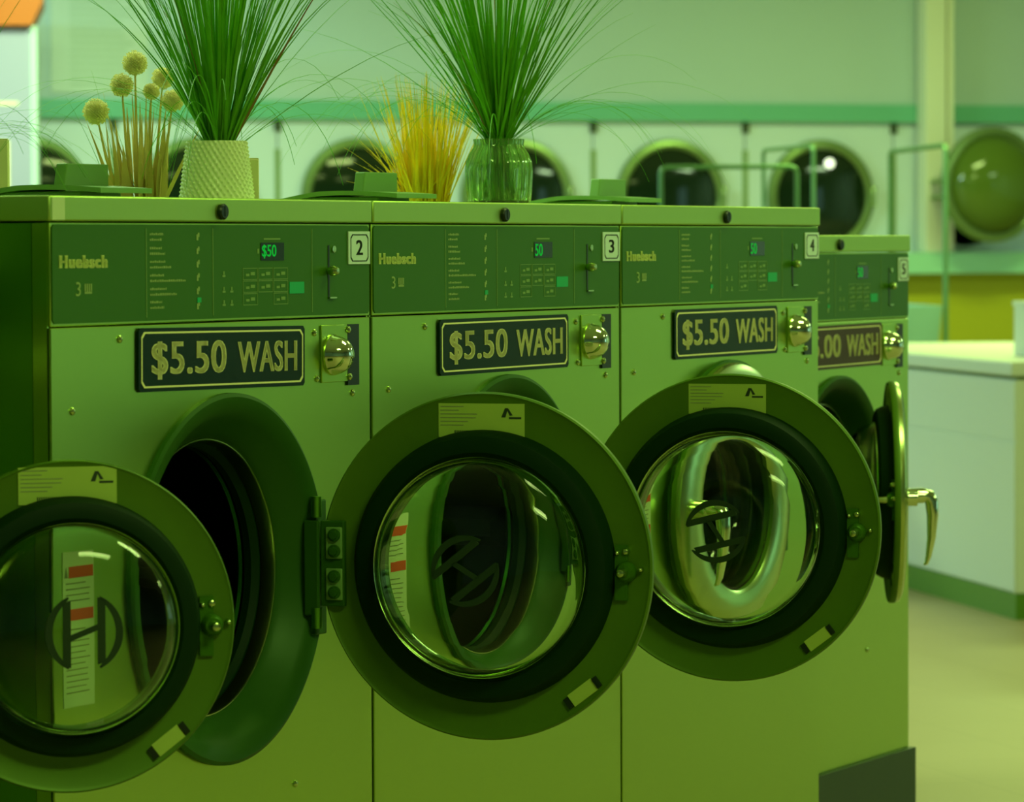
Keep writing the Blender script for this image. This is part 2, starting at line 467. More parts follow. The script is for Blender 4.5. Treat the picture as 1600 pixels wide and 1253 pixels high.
    for z in (-0.036, -0.016, 0.016, 0.036):
        bm = bmesh.new()
        lathe(bm, [(0.0082, -0.016), (0.0082, -0.019), (0.0055, -0.0195), (0.005, -0.022), (0, -0.0225)], 16, (0.024, 0, z), closed=False)
        link('hinge_bolt', bm, M['ring'], d, smooth=True)
    for z in (-0.082, 0.058):
        bm = bmesh.new(); tube(bm, [(-0.001, -0.013, z), (-0.001, -0.013, z + 0.026)], 0.0068, 14)
        link('hinge_pin', bm, M['steel_side'], d, smooth=True)
    return d

def make_washer(u, v, W, cu, R, zc, dz, beta, number, price, sign_z, label, logo_rot, group=None, brown=False, lid_tape=False, simple=False):
    """u,v: front left corner in the row; cu: opening centre; zc: opening height; beta: door angle in washer space"""
    k = R / 0.2165
    top = LID + dz; z_floor = 0.169
    o = empty('washing_machine', row(u, v), PHI, label, 'washing machine', group)
    zP1 = HC + 0.027 + dz; zP0 = HC - 0.0880 + dz           # control panel
    zF1 = HC - 0.0905 + dz                                  # front panel top
    # shell: sides, back, bottom, inner frame
    bm = bmesh.new()
    D = 0.78
    box(bm, 0.0015, 0.012, 0.024, D, z_floor, top - 0.031)
    box(bm, W - 0.012, W - 0.0015, 0.024, D, z_floor, top - 0.031)
    box(bm, 0.012, W - 0.012, D - 0.012, D, z_floor, top - 0.031)
    box(bm, 0.012, W - 0.012, 0.024, D - 0.012, z_floor, z_floor + 0.012)
    link('cabinet', bm, M['steel_side'], o)
    for x0, x1 in ((0.002, 0.0058), (W - 0.0058, W - 0.002)):
        obox('corner_frame', x0, x1, 0.004, 0.0235, z_floor, top - 0.031, M['steel'], o)
    # front panel with its opening
    bm = bmesh.new()
    plate_with_hole(bm, 0.003, W - 0.003, z_floor, zF1, cu, zc, 0.2222 * k, 0.0, 0.003)
    link('front_panel', bm, M['steel'], o, bevel=0.0012)
    # control panel: steel surround and overlay
    obox('panel_surround', 0.003, W - 0.003, 0.0, 0.010, zP0 - 0.001, top - 0.0300, M['steel'], o, bevel=0.0012)
    cp = empty('control_panel', (0, 0, 0), parent=o)
    bm = bmesh.new(); c_ = 0.004
    pts = [(0.006 + c_, zP0 + 0.002), (W - 0.006 - c_, zP0 + 0.002), (W - 0.006, zP0 + 0.002 + c_), (W - 0.006, zP1 - c_), (W - 0.006 - c_, zP1), (0.006 + c_, zP1), (0.006, zP1 - c_), (0.006, zP0 + 0.002 + c_)]
    prism(bm, pts, -0.0012, 0.0)
    link('overlay', bm, M['panel'], cp)
    y = -0.0014
    H = HC + dz
    s = W / 0.74
    X = lambda a: a * s
    fit_text('brand_lettering', 'Huebsch', X(0.0195), X(0.119), H - 0.023, H - 0.0085, y - 0.0004, M['print'], cp, bold=0.07, spacing=1.2)
    fit_text('size_mark', '3', X(0.053), X(0.063), H - 0.055, H - 0.039, y - 0.0003, M['dim_print'], cp)
    bm = bmesh.new()
    for i in range(4): box(bm, X(0.071) + i * 0.0042, X(0.0735) + i * 0.0042, y - 0.0003, y, H - 0.051 + 0.0015 * (i in (0, 3)), H - 0.041)
    box(bm, X(0.071), X(0.071) + 0.015, y - 0.0003, y, H - 0.0525, H - 0.050)
    link('basket_symbol', bm, M['dim_print'], cp)
    for a in (0.2015, 0.350, 0.587): obox('divider_line', X(a), X(a) + 0.0012, y - 0.0002, y, zP0 + 0.006, zP1 - 0.004, M['panel_line'], cp)
    bm = bmesh.new()
    rnd = random.Random(3)
    rows = ((0.0145, 0.030, 0.026), (-0.002, 0.026, 0.033), (-0.018, 0.034, 0.046), (-0.034, 0.030, 0.078), (-0.050, 0.036, 0.058), (-0.0655, 0.026, 0.030))
    for (zz, w1, w2) in rows:
        for j, w in enumerate((w1, w2)):
            x = X(0.210); e = x + w
            while x < e:
                ww = rnd.uniform(0.0022, 0.0042)
                hh = rnd.choice((0.0022, 0.0028))
                box(bm, x, min(x + ww, e), y - 0.0002, y, H + zz - j * 0.0065, H + zz - j * 0.0065 + hh); x += ww + 0.0012
    for zz in (0.0125, -0.004, -0.020, -0.036, -0.052, -0.070):
        box(bm, X(0.3135), X(0.3175), y - 0.0002, y, H + zz - 0.004, H + zz + 0.003)
        box(bm, X(0.3165), X(0.3200), y - 0.0002, y, H + zz, H + zz + 0.005)
    link('cycle_print', bm, M['dim_print'], cp)
    bm = bmesh.new()
    kx = [0.420, 0.4565, 0.493]; kz = [-0.040, -0.0555, -0.071]
    for i in range(3):
        for j in range(3):
            if (i, j) == (1, 2): continue
            frame_strip(bm, X(kx[i]), X(kx[i] + 0.0345), H + kz[j], H + kz[j] + 0.0145, 0.0008, y - 0.0002, y)
            box(bm, X(kx[i] + 0.007), X(kx[i] + 0.015), y - 0.0002, y, H + kz[j] + 0.0045, H + kz[j] + 0.0075)
            box(bm, X(kx[i] + 0.018), X(kx[i] + 0.028), y - 0.0002, y, H + kz[j] + 0.0055, H + kz[j] + 0.0095)
    for (a, b_) in ((0.372, -0.033), (0.372, -0.052), (0.390, -0.052), (0.372, -0.068), (0.390, -0.068)):
        box(bm, X(a), X(a) + 0.007, y - 0.0002, y, H + b_ - 0.003, H + b_ - 0.0005)
        box(bm, X(a) + 0.002, X(a) + 0.005, y - 0.0002, y, H + b_, H + b_ + 0.004)
    box(bm, X(0.470), X(0.510), y - 0.0002, y, H + 0.009, H + 0.011)
    box(bm, X(0.4545), X(0.4585), y - 0.0002, y, H - 0.008, H - 0.002)
    link('keypad_print', bm, M['panel_line'], cp)
    obox('display_window', X(0.4625), X(0.518), y - 0.0006, y, H - 0.0165, H + 0.0055, M['screen'], cp)
    fit_text('display_digits', number[1], X(0.4645), X(0.4645) + 0.0115 * len(number[1]), H - 0.0140, H + 0.0030, y - 0.0008, M['led'], cp, bold=0.015, t=0.0002)
    obox('green_key', X(0.5315), X(0.567), y - 0.0005, y, H - 0.058, H - 0.0435, M['led_key'], cp)
    obox('green_lamp', X(0.3145), X(0.3230), y - 0.0005, y, H - 0.066, H - 0.060, M['led_key'], cp)
    # coin slot and its knob
    bm = bmesh.new()
    box(bm, X(0.6275), X(0.6315), y - 0.0004, y, H - 0.066, H + 0.002)
    link('coin_slot', bm, M['black'], cp)
    bm = bmesh.new()
    lathe(bm, [(0, -0.016), (0.004, -0.015), (0.0068, -0.010), (0.006, -0.004), (0.0035, 0)], 18, (X(0.6270), y, H - 0.0305), closed=False)
    box(bm, X(0.6280), X(0.6280) + 0.017, y - 0.003, y, H - 0.0655, H - 0.0635)
    lathe(bm, [(0, -0.002), (0.0045, -0.0015), (0.0045, 0)], 14, (X(0.642), y, H - 0.003), closed=False)
    link('coin_lever', bm, M['satin'], cp, smooth=True)
    # number plate
    bm = bmesh.new(); NX0, NX1, NZ0, NZ1 = X(0.678), min(X(0.678) + 0.056, W - 0.006), H - 0.0225, H + 0.0195
    if W < 0.7: NX0, NX1 = W - 0.057, W - 0.008
    box(bm, NX0, NX1, -0.0030, -0.0012, NZ0, NZ1, 0)
    link('number_plate', bm, M['plate'], o, bevel=0.0005, label='plate with number ' + number[0])
    bm = bmesh.new()
    frame_strip(bm, NX0 + 0.005, NX1 - 0.005, NZ0 + 0.0035, NZ1 - 0.0035, 0.0014, -0.0034, -0.0030, cut=0.0045)
    link('plate_border', bm, M['ink'], o)
    cx = (NX0 + NX1) / 2
    fit_text('plate_number', number[0], cx - 0.0085, cx + 0.0085, H - 0.0105, H + 0.0085, -0.0034, M['ink'], o, bold=0.02)
    # price sign
    (a, b_) = sign_z
    SX0, SX1 = X(0.181) if W > 0.7 else 0.135, X(0.5645)
    if W < 0.7: SX1 = W - 0.138; SX0 = SX1 - 0.385
    tilt = (b_ - a) / (SX1 - SX0)
    sg = empty('price_sign', ((SX0 + SX1) / 2, 0, H + (a + b_) / 2), parent=o, label=('brown' if brown else 'black') + ' sign reading ' + price)
    sg.rotation_euler = (0, -math.atan(tilt), 0)
    hw, hh = (SX1 - SX0) / 2, 0.0375
    bm = bmesh.new(); cc = 0.004
    prism(bm, [(-hw + cc, -hh), (hw - cc, -hh), (hw, -hh + cc), (hw, hh - cc), (hw - cc, hh), (-hw + cc, hh), (-hw, hh - cc), (-hw, -hh + cc)], -0.0035, 0.0005)
    link('sign_board', bm, M['sign_brown'] if brown else M['sign'], sg)
    bm = bmesh.new(); frame_strip(bm, -hw + 0.005, hw - 0.005, -hh + 0.0045, hh - 0.0045, 0.0022, -0.0041, -0.0035, cut=0.006)
    link('sign_border', bm, M['cream'], sg)
    i_ = price.index(' ')
    fit_text('sign_lettering', price[:i_], -hw + 0.027, -hw + 0.027 + 0.168, -0.0235, 0.0215, -0.0042, M['cream'], sg, bold=0.022, spacing=1.05)
    fit_text('sign_lettering', price[i_ + 1:], -hw + 0.222, hw - 0.020, -0.0185, 0.0195, -0.0042, M['cream'], sg, bold=0.022, spacing=1.05)
    # coin drop: plate, dome lock, dark channel
    off = (W - 0.74) if W < 0.7 else 0.0
    CX = lambda q: q + off
    obox('coin_plate', CX(0.609), CX(0.675), -0.0025, 0.0002, H - 0.172, H - 0.099, M['steel'], o, bevel=0.0008)
    obox('coin_channel', CX(0.675), CX(0.704), -0.0028, 0.0002, H - 0.177, H - 0.099, M['black'], o)
    bm = bmesh.new()
    lathe(bm, [(0.0255, -0.002), (0.0262, -0.005), (0.0245, -0.008), (0.023, -0.014), (0.019, -0.021), (0.012, -0.0265), (0.0, -0.029)], 40, (CX(0.638), 0, H - 0.137), closed=False)
    dm = link('dome_lock', bm, M['chrome'], o, smooth=True, label='chrome dome lock')
    bm = bmesh.new(); lathe(bm, [(0, -0.0275), (0.004, -0.0272), (0.004, -0.02)], 14, (CX(0.644), 0, H - 0.141), closed=False)
    link('keyhole', bm, M['black'], dm, smooth=True)
    for (sx, sz) in ((0.145, -0.106), (0.045, -0.186), (0.594, -0.108), (0.6755, -0.106), (0.6785, -0.166), (0.690, -0.187), (0.600, -0.166), (0.5395, -0.672)):
        if W < 0.7 and sx < 0.5: continue
        screw(o, CX(sx), H + sz, 0.0 if sx < 0.67 or sz < -0.18 else -0.0028, 0.0048 if sx > 0.2 or True else 0.006)
    # warning sheet left of the opening
    if cu - R > 0.12:
        ws = empty('warning_label', (0.022, 0, 0), parent=o, label='white warning sheet with two red bars')
        obox('sheet', 0, 0.064, -0.0008, 0.0002, HC - 0.525, HC - 0.345, M['paper'], ws)
        for z in (-0.369, -0.418): obox('red_bar', 0.012, 0.062, -0.0011, -0.0007, HC + z - 0.0065, HC + z + 0.0065, M['red'], ws)
        bm = bmesh.new()
        for i in range(20):
            z = -0.382 - i * 0.0066
            if -0.43 < z < -0.405: continue
            box(bm, 0.006, 0.056 - 0.012 * rnd.random(), -0.0011, -0.0007, HC + z - 0.0006, HC + z + 0.0006)
        prism(bm, [(0.003, HC - 0.375), (0.010, HC - 0.375), (0.0065, HC - 0.363)], -0.0011, -0.0007)
        link('small_print', bm, M['faint_ink'], ws)
    # flange round the opening
    bm = bmesh.new(); cc3 = (cu, 0, zc)
    lathe(bm, [(0.2266 * k, 0.001), (0.2262 * k, -0.006), (0.2215 * k, -0.0085), (0.205 * k, -0.005), (0.197 * k, 0.003), (0.186 * k, 0.014), (0.176 * k, 0.026), (0.1710 * k, 0.0335), (0.1700 * k, 0.038), (0.178 * k, 0.046), (0.215 * k, 0.030), (0.222 * k, 0.006)], 128, cc3)
    link('door_ring', bm, M['ring'], o, smooth=True, label='dark ring round the drum opening')
    bm = bmesh.new()
    lathe(bm, [(0.1700 * k, 0.0335), (0.1685 * k, 0.0335), (0.1675 * k, 0.036), (0.1672 * k, 0.054), (0.175 * k, 0.054), (0.175 * k, 0.040)], 96, cc3)
    link('lip_ring', bm, M['satin'], o, smooth=True)
    bm = bmesh.new()
    lathe(bm, [(0.175 * k, 0.054), (0.166 * k, 0.056), (0.160 * k, 0.064), (0.162 * k, 0.075), (0.175 * k, 0.078)], 96, cc3)
    link('drum_gasket', bm, M['rubber'], o, smooth=True)
    bm = bmesh.new()
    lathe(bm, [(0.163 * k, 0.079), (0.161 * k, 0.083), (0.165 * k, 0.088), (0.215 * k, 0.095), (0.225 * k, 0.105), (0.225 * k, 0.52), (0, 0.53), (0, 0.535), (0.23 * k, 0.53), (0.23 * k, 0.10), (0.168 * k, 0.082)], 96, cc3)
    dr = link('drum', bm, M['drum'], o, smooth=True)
    for i in range(3):
        t = R_(30 + 120 * i); bm = bmesh.new()
        prism(bm, [(-0.03, -0.222 * k), (0.03, -0.222 * k), (0.012, -0.175 * k), (-0.012, -0.175 * k)], 0.12, 0.50)
        link('drum_lifter', bm, M['drum'], dr, loc=cc3, rot=(0, t, 0))
    # hinge block on the cabinet
    hx = cu + R - 0.0155
    bm = bmesh.new()
    box(bm, hx - 0.012, hx + 0.016, -0.013, 0.001, zc - 0.085, zc + 0.085)
    box(bm, hx - 0.018, hx - 0.012, -0.020, 0.001, zc - 0.060, zc + 0.060)
    link('hinge_block', bm, M['ring'], o, bevel=0.002)
    # lid
    li = obox('lid', 0.0012 if u > 0 else -0.003, W - 0.0022, -0.004, D, top - 0.029, top, M['lid'], o, bevel=0.0022)
    bm = bmesh.new()
    lathe(bm, [(0.0098, 0.0), (0.0098, -0.004), (0.008, -0.006), (0, -0.0062)], 24, (X(0.366), -0.004, top - 0.0165), closed=False)
    box(bm, X(0.366) - 0.001, X(0.366) + 0.001, -0.0107, -0.010, top - 0.022, top - 0.010)
    link('lid_lock', bm, M['black'], o, smooth=True)
    if lid_tape:
        obox('lid_tape', 0.002, 0.0275, -0.0046, -0.0038, top - 0.0275, top - 0.002, M['paper'], o, label='white tape on the lid corner')
    # soap hopper on the lid: curved flap and upright tab
    hp = empty('soap_hopper', (X(0.37), 0.2, top), parent=o)
    bm = bmesh.new()
    n = 18; U0, U1 = -0.055, 0.060
    prev = None
    for i in range(n + 1):
        t = i / n
        yy = -0.065 + 0.225 * t
        zz = 0.0075 + 0.0045 * math.sin(PI * t / 0.8) - (0.010 * ((t - 0.55) / 0.45) ** 1.2 if t > 0.55 else 0)
        zz = max(zz, 0.0006)
        rr = [bm.verts.new(p) for p in ((U0, yy, zz), (U1, yy, zz), (U1, yy, zz + 0.0062), (U0, yy, zz + 0.0062))]
        if prev:
            for q in range(4): bm.faces.new((prev[q], prev[(q + 1) % 4], rr[(q + 1) % 4], rr[q]))
        else: bm.faces.new(rr)
        prev = rr
    bm.faces.new(prev)
    link('hopper_flap', bm, M['hopper'], hp, smooth=True)
    obox('hopper_base', -0.045, 0.045, -0.03, 0.09, 0.0, 0.010, M['hopper'], hp, bevel=0.002)
    bm = bmesh.new()
    prism(bm, [(-0.050, 0.012), (0.050, 0.012), (0.050, 0.044), (-0.042, 0.044)], -0.008, 0.008)
    link('hopper_tab', bm, M['hopper'], hp, bevel=0.0015)
    # door
    make_door(o, (cu + R - 0.0160, -0.014, zc + (0.006 if R > 0.2 else 0.0)), beta, R, logo_rot)
    return o

B = lambda world_deg: R_(world_deg) - PHI
g = 'front loading washers in the row'
make_washer(0.0, 0.0, 0.74, 0.383, 0.2165, HC - 0.403, 0.0, B(-18), ('2', '$50'), '$5.50 WASH', (-0.1315, -0.1360),
            'steel washer numbered 2, door swung open to its right, woven white vase on its lid', R_(52), g, lid_tape=True)
make_washer(0.74, 0.0, 0.74, 0.383, 0.2165, HC - 0.403, 0.0, B(-18), ('3', '50'), '$5.50 WASH', (-0.1353, -0.1343),
            'steel washer numbered 3, open door overlapping washer 4, ribbed glass vase on its lid', R_(76), g)
make_washer(1.48, 0.0, 0.74, 0.383, 0.2165, HC - 0.403, 0.0, PI, ('4', '50'), '$5.50 WASH', (-0.1340, -0.1335),
            'steel washer numbered 4, at the tall row\'s right end, its door shut', R_(20), g)
make_washer(2.318, 0.145, 0.66, 0.33, 0.191, HC - 0.427, -0.0434, B(-91.6), ('5', '50'), '$5.00 WASH', (-0.1345, -0.1325),
            'lower steel washer numbered 5, set back at the right end, door seen edge-on', R_(0), g, brown=True)
make_washer(-0.642, 0.121, 0.62, 0.3325, 0.188, HC - 0.426, 0.0, B(17), ('1', '50'), '$4.00 WASH', (-0.1345, -0.1325),
            'washer at the left edge, only its round open door in view', R_(0), g)

# plinths the washers stand on
for (u0, u1, v0, z1, lb) in ((-0.63, 2.215, 0.03, 0.169, 'long dark plinth under the washers'), (2.30, 2.985, 0.135, 0.169, 'short dark plinth under the low end washer')):
    bm = bmesh.new(); box(bm, u0, u1, v0 if u0 > 0 else 0.20, 0.95, 0, z1)
    if u0 < 0: box(bm, 0.0, u1, 0.03, 0.2, 0, z1)
    tagp(link('plinth', bm, M['plinth'], None, loc=ROW0, rot=(0, 0, PHI)), lb, 'plinth')

# ------------------------------------------------------------------ things on the lids
def on_lid(x, v, z=LID):
    """the spot on a lid seen at picture column x, v metres back from the washer fronts"""
    k = (x - 800) / 6247
    u = (k * 4.51 + 0.522 + v * (0.888 + 0.4595 * k)) / (0.4595 - 0.888 * k)
    return row(u, v, z)

def blade(bm, base, az, lean, length, w, droop, n=9, twist=0.0, mi=0, flat=False):
    """a curved tapering three-sided blade"""
    p = Vector(base); d = Vector((math.cos(az) * math.sin(lean), math.sin(az) * math.sin(lean), math.cos(lean)))
    out = Vector((math.cos(az), math.sin(az), 0))
    pts = [p.copy()]
    for i in range(n):
        d = (d + Vector((0, 0, -1)) * droop * (i / n) ** 1.3 + out * droop * 0.25).normalized()
        p = p + d * (length / n); pts.append(p.copy())
    rings = []
    side0 = Vector((-math.sin(az + twist), math.cos(az + twist), 0))
    for i, q in enumerate(pts):
        t = i / n
        ww = w * (0.75 + 0.25 * math.sin(PI * min(1, t * 1.6))) * (1 - t ** 2.2) + 0.0003
        dd = (pts[min(i + 1, n)] - pts[max(i - 1, 0)]).normalized()
        s = (side0 - dd * side0.dot(dd)).normalized(); b = dd.cross(s)
        rings.append([bm.verts.new(q + s * ww), bm.verts.new(q - s * ww), bm.verts.new(q + b * ww * 0.5)])
    for A, B_ in zip(rings, rings[1:]):
        for k in range(3):
            f = bm.faces.new((A[k], A[(k + 1) % 3], B_[(k + 1) % 3], B_[k])); f.material_index = mi
    bm.faces.new(rings[0]); bm.faces.new(rings[-1])
    return pts

def grass(base, rad, n, length, spread, seed, label, name='grass_bunch', arcs=26, w=0.0016):
    rnd = random.Random(seed)
    bm = bmesh.new()
    for i in range(n):
        a = rnd.uniform(0, 2 * PI); r = rad * math.sqrt(rnd.random())
        lean = abs(rnd.gauss(0, spread)) * 0.95 + r / rad * 0.12
        az = a + rnd.gauss(0, 0.4)
        L = length * rnd.uniform(0.65, 1.1)
        blade(bm, (r * math.cos(a), r * math.sin(a), 0), az, lean, L, w * rnd.uniform(0.6, 1.25), rnd.uniform(0.02, 0.17), twist=rnd.uniform(-1, 1), mi=1 if rnd.random() < 0.03 else 0)
    for i in range(arcs):
        a = rnd.uniform(0, 2 * PI)
        blade(bm, (rad * 0.7 * math.cos(a), rad * 0.7 * math.sin(a), 0), a + rnd.gauss(0, 0.3), rnd.uniform(0.45, 0.95), length * rnd.uniform(0.6, 1.0), w * 0.42, rnd.uniform(0.25, 0.5), n=14)
    return tagp(link(name, bm, [M['grass'], M['brown']], None, loc=base), label, 'artificial grass')

# woven white vase: tapered, diamond relief
p1 = on_lid(341, 0.115)
s1 = 6247 / p1.y
vs = empty('vase', p1, 0, 'woven white vase with tapered sides on the lid of washer 2', 'vase')
r0 = 58 / s1; r1 = 46.5 / s1; hv = 92 / s1
bm = bmesh.new(); N = 300; Z = 72; rings = []
for j in range(Z + 1):
    t = j / Z; r = r0 + (r1 - r0) * t; ring = []
    for i in range(N):
        a = 2 * PI * i / N
        w = max(0, math.sin(36 * a + 40 * t)) * max(0, math.sin(30 * a - 52 * t + 1)) * 2 + 0.6 * math.sin(36 * a + 40 * t)
        rr = r + 0.0008 * w
        ring.append(bm.verts.new((rr * math.cos(a), rr * math.sin(a), hv * t)))
    rings.append(ring)
rings.append([bm.verts.new(((r1 - 0.004) * math.cos(2 * PI * i / N), (r1 - 0.004) * math.sin(2 * PI * i / N), hv)) for i in range(N)])
rings.append([bm.verts.new(((r1 - 0.004) * math.cos(2 * PI * i / N), (r1 - 0.004) * math.sin(2 * PI * i / N), hv - 0.03)) for i in range(N)])
for A, B_ in zip(rings, rings[1:]):
    for i in range(N): bm.faces.new((A[i], A[(i + 1) % N], B_[(i + 1) % N], B_[i]))
bm.faces.new(rings[0][::-1]); bm.faces.new(rings[-1])
link('vase_body', bm, M['whitevase'], vs, smooth=True)
grass(p1 + Vector((0.004, 0, hv - 0.018)), 0.012, 200, 0.40, 0.23, 5, 'tall green artificial grass fanning out of the woven white vase')

# ribbed glass vase
p2 = on_lid(781, 0.12)
s2 = 6247 / p2.y
vs = empty('vase', p2, 0, 'ribbed green glass vase with rounded shoulders on the lid of washer 3', 'vase')
H2 = 102 / s2
prof = [(0.0, 0.0), (0.040, 0.0), (0.0425, 0.004), (0.0445, 0.02), (0.0455, 0.045), (0.0445, 0.058), (0.040, 0.069), (0.0345, 0.077), (0.0335, 0.082), (0.0345, 0.0885)]
kz = H2 / 0.0885; kr = (51.5 / s2) / 0.0455
outer = [(r * kr, z * kz) for r, z in prof]
inner = [(max(0, r - 0.003), max(z, 0.006)) for r, z in outer[::-1]]
bm = bmesh.new()
lathe(bm, outer + inner[:-1] + [(0, 0.006)], 120, axis='Z', closed=False, rfun=lambda t, a: 1 + 0.020 * math.sin(30 * t + 0.8 * math.sin(a * 60)) + 0.012 * math.sin(17 * t + 1) + 0.012 * math.sin(47 * t) if a > 0.002 else 1)
link('vase_body', bm, M['vaseglass'], vs, smooth=True)
g2 = grass(p2 + Vector((0, 0, H2 - 0.012)), 0.012, 225, 0.40, 0.29, 11, 'tall green artificial grass fanning out of the ribbed glass vase', arcs=34)
# stems inside the glass
bm = bmesh.new(); rnd = random.Random(4)
for i in range(60):
    a = rnd.uniform(0, 2 * PI); r = 0.022 * math.sqrt(rnd.random())
    tube(bm, [(r * 1.1 * math.cos(a + 0.5), r * 1.1 * math.sin(a + 0.5), -H2 + 0.022), (r * 0.55 * math.cos(a), r * 0.55 * math.sin(a), 0.004)], 0.0014, 4)
link('stems', bm, M['grass'], g2)

# grass whose vase is just outside the left edge
p3 = on_lid(-120, 0.26)
vs = empty('vase', p3, 0, 'white vase beyond the left edge of the view', 'vase')
bm = bmesh.new(); lathe(bm, [(0, 0), (0.045, 0), (0.040, 0.07), (0.036, 0.075), (0.034, 0.07), (0.034, 0.03), (0, 0.03)], 48, axis='Z', closed=False)
link('vase_body', bm, M['whitevase'], vs, smooth=True)
grass(p3 + Vector((0, 0, 0.035)), 0.016, 22, 0.30, 0.18, 21, 'green grass blades arching in from the left edge', arcs=46, w=0.0012)

# allium plant with tan stems and puff balls
pa = on_lid(222, 0.42)
sa = 6247 / pa.y
al = empty('allium_plant', pa, 0, 'dried allium plant with cream puff heads and tan stems behind the woven vase', 'dried flowers')
bm = bmesh.new(); rnd = random.Random(9)
heads = [(215, 86, 19), (195, 120, 18), (157, 162, 20), (255, 108, 17), (277, 146, 17), (240, 130, 13)]
ends = []
for (hx, hy, hr) in heads:
    dx = (hx - 222) / sa; dz = (305 - hy) / sa; dy = rnd.uniform(-0.04, 0.04)
    e = Vector((dx, dy, dz)); b = Vector((dx * 0.45, dy * 0.4, 0))
    ends.append((e, hr / sa))
    m_ = (e + b) / 2 + Vector((dx * 0.06, 0, 0))
    tube(bm, [b, b.lerp(m_, 0.5), m_, m_.lerp(e, 0.5), e], 0.0030, 6, taper=lambda t: 1 - 0.6 * t)
for i in range(34):
    dx = rnd.uniform(-0.036, 0.036); dy = rnd.uniform(-0.03, 0.03)
    a = math.atan2(dy, dx)
    blade(bm, (dx, dy, 0), a, abs(rnd.gauss(0.10, 0.12)), rnd.uniform(0.06, 0.16), rnd.uniform(0.0034, 0.0075), 0.02, twist=rnd.uniform(-1.5, 1.5))
for i in range(14):
    dx = rnd.uniform(-0.036, 0.036); a = 0 if dx > 0 else PI
    blade(bm, (dx, 0, 0), a, rnd.uniform(0.1, 0.35), rnd.uniform(0.12, 0.19), 0.0012, 0.05, mi=1)
link('stems', bm, [M['tan'], M['grass']], al)
for (e, r) in ends:
    bm = bmesh.new()
    for i in range(420):
        zz = 1 - 2 * (i + 0.5) / 420; t = i * 2.39996
        d = Vector((math.sqrt(1 - zz * zz) * math.cos(t), math.sqrt(1 - zz * zz) * math.sin(t), zz))
        q = d * r * rnd.uniform(0.85, 1.1); s_ = d.orthogonal().normalized() * r * 0.06; s2_ = d.cross(s_)
        b0 = d * r * 0.3
        v = [bm.verts.new(b0), bm.verts.new(q + s_), bm.verts.new(q - s_ * 0.5 + s2_), bm.verts.new(q - s_ * 0.5 - s2_)]
        for f in ((0, 1, 2), (0, 2, 3), (0, 3, 1), (1, 3, 2)): bm.faces.new([v[x] for x in f])
    bmesh.ops.create_icosphere(bm, subdivisions=2, radius=r * 0.6)
    link('puff_head', bm, M['puff'], al, loc=e)

# orange grass tuft
po = on_lid(668, 0.30)
bm = bmesh.new(); rnd = random.Random(13)
for i in range(300):
    a = rnd.uniform(0, 2 * PI); r = 0.034 * math.sqrt(rnd.random())
    blade(bm, (r * math.cos(a), r * math.sin(a), 0), a + rnd.gauss(0, 0.3), abs(rnd.gauss(0.10, 0.17)), rnd.uniform(0.05, 0.20) if rnd.random() < 0.8 else rnd.uniform(0.13, 0.2), rnd.uniform(0.0010, 0.0019), 0.03, n=7, twist=rnd.uniform(-1, 1))
for i in range(34):
    a = PI + rnd.gauss(0, 0.7)
    blade(bm, (-0.015, 0, 0), a, rnd.uniform(0.5, 1.25), rnd.uniform(0.08, 0.15), 0.0010, 0.06, n=8)
tagp(link('grass_tuft', bm, M['orange_grass'], None, loc=po), 'short orange grass tuft standing left of the glass vase', 'artificial grass')

# cream cartons standing behind the woven vase and at the far left
for (x, v, w, h, lb) in ((386, 0.30, 0.036, 0.060, 'cream carton half hidden behind the woven white vase'), (-8, 0.40, 0.040, 0.078, 'cream carton at the left edge behind the soap hopper')):
    q = on_lid(x, v)
    o = empty('carton', q, R_(4), lb, 'carton')
    obox('carton_box', -w / 2, w / 2, -0.02, 0.02, 0, h, M['creambox'], o, bevel=0.001)
    bm = bmesh.new()
    prism(bm, [(-w / 2, h), (w / 2, h), (w / 2 - 0.001, h + 0.002), (-w / 2 + 0.001, h + 0.002)], -0.019, 0.019)
    link('carton_flap', bm, M['creambox'], o)

# ------------------------------------------------------------------ the hall
def slab(name, a0, a1, b0, b1, z0, z1, m, kind='structure'):
    bm = bmesh.new(); box(bm, a0, a1, b0, b1, z0, z1)
    return tagp(link(name, bm, m, None, rot=(0, 0, A18)), kind=kind)

BW = 19.3 * math.cos(A18)                   # dryer fronts (distance along E2)
OA = 19.3 * math.sin(A18)                   # hall coordinate of the point straight ahead
XL, XR, YN = -3.2, 12.5, -4.0
ZT = 1.772
slab('floor', XL, XR, YN, BW + 0.95, -0.1, 0, M['floor'])
slab('ceiling', XL, XR, YN, BW + 0.95, ZC, ZC + 0.1, M['ceiling'])
slab('wall_back', XL, XR, BW + 0.85, BW + 0.95, 0, ZC, M['wall'])
slab('wall_bulkhead', XL, XR, BW - 0.02, BW + 0.85, ZT, ZC, M['wall'])
slab('wall_left', XL - 0.1, XL, YN, BW + 0.95, 0, ZC, M['wall'])
slab('wall_right', XR, XR + 0.1, YN, BW + 0.95, 0, ZC, M['wall'])
slab('wall_front', XL, XR, YN - 0.1, YN, 0, ZC, M['wall'])
slab('trim_1', XL, XR, BW - 0.045, BW + 0.1, ZT - 0.088, ZT, M['teal'])
slab('trim_2', XL, XR, BW - 0.18, BW + 0.02, HC - 0.145, HC - 0.042, M['teal_light'])
slab('wall_dryer_base', XL, XR, BW - 0.04, BW + 0.02, 0, HC - 0.145, M['olive'])

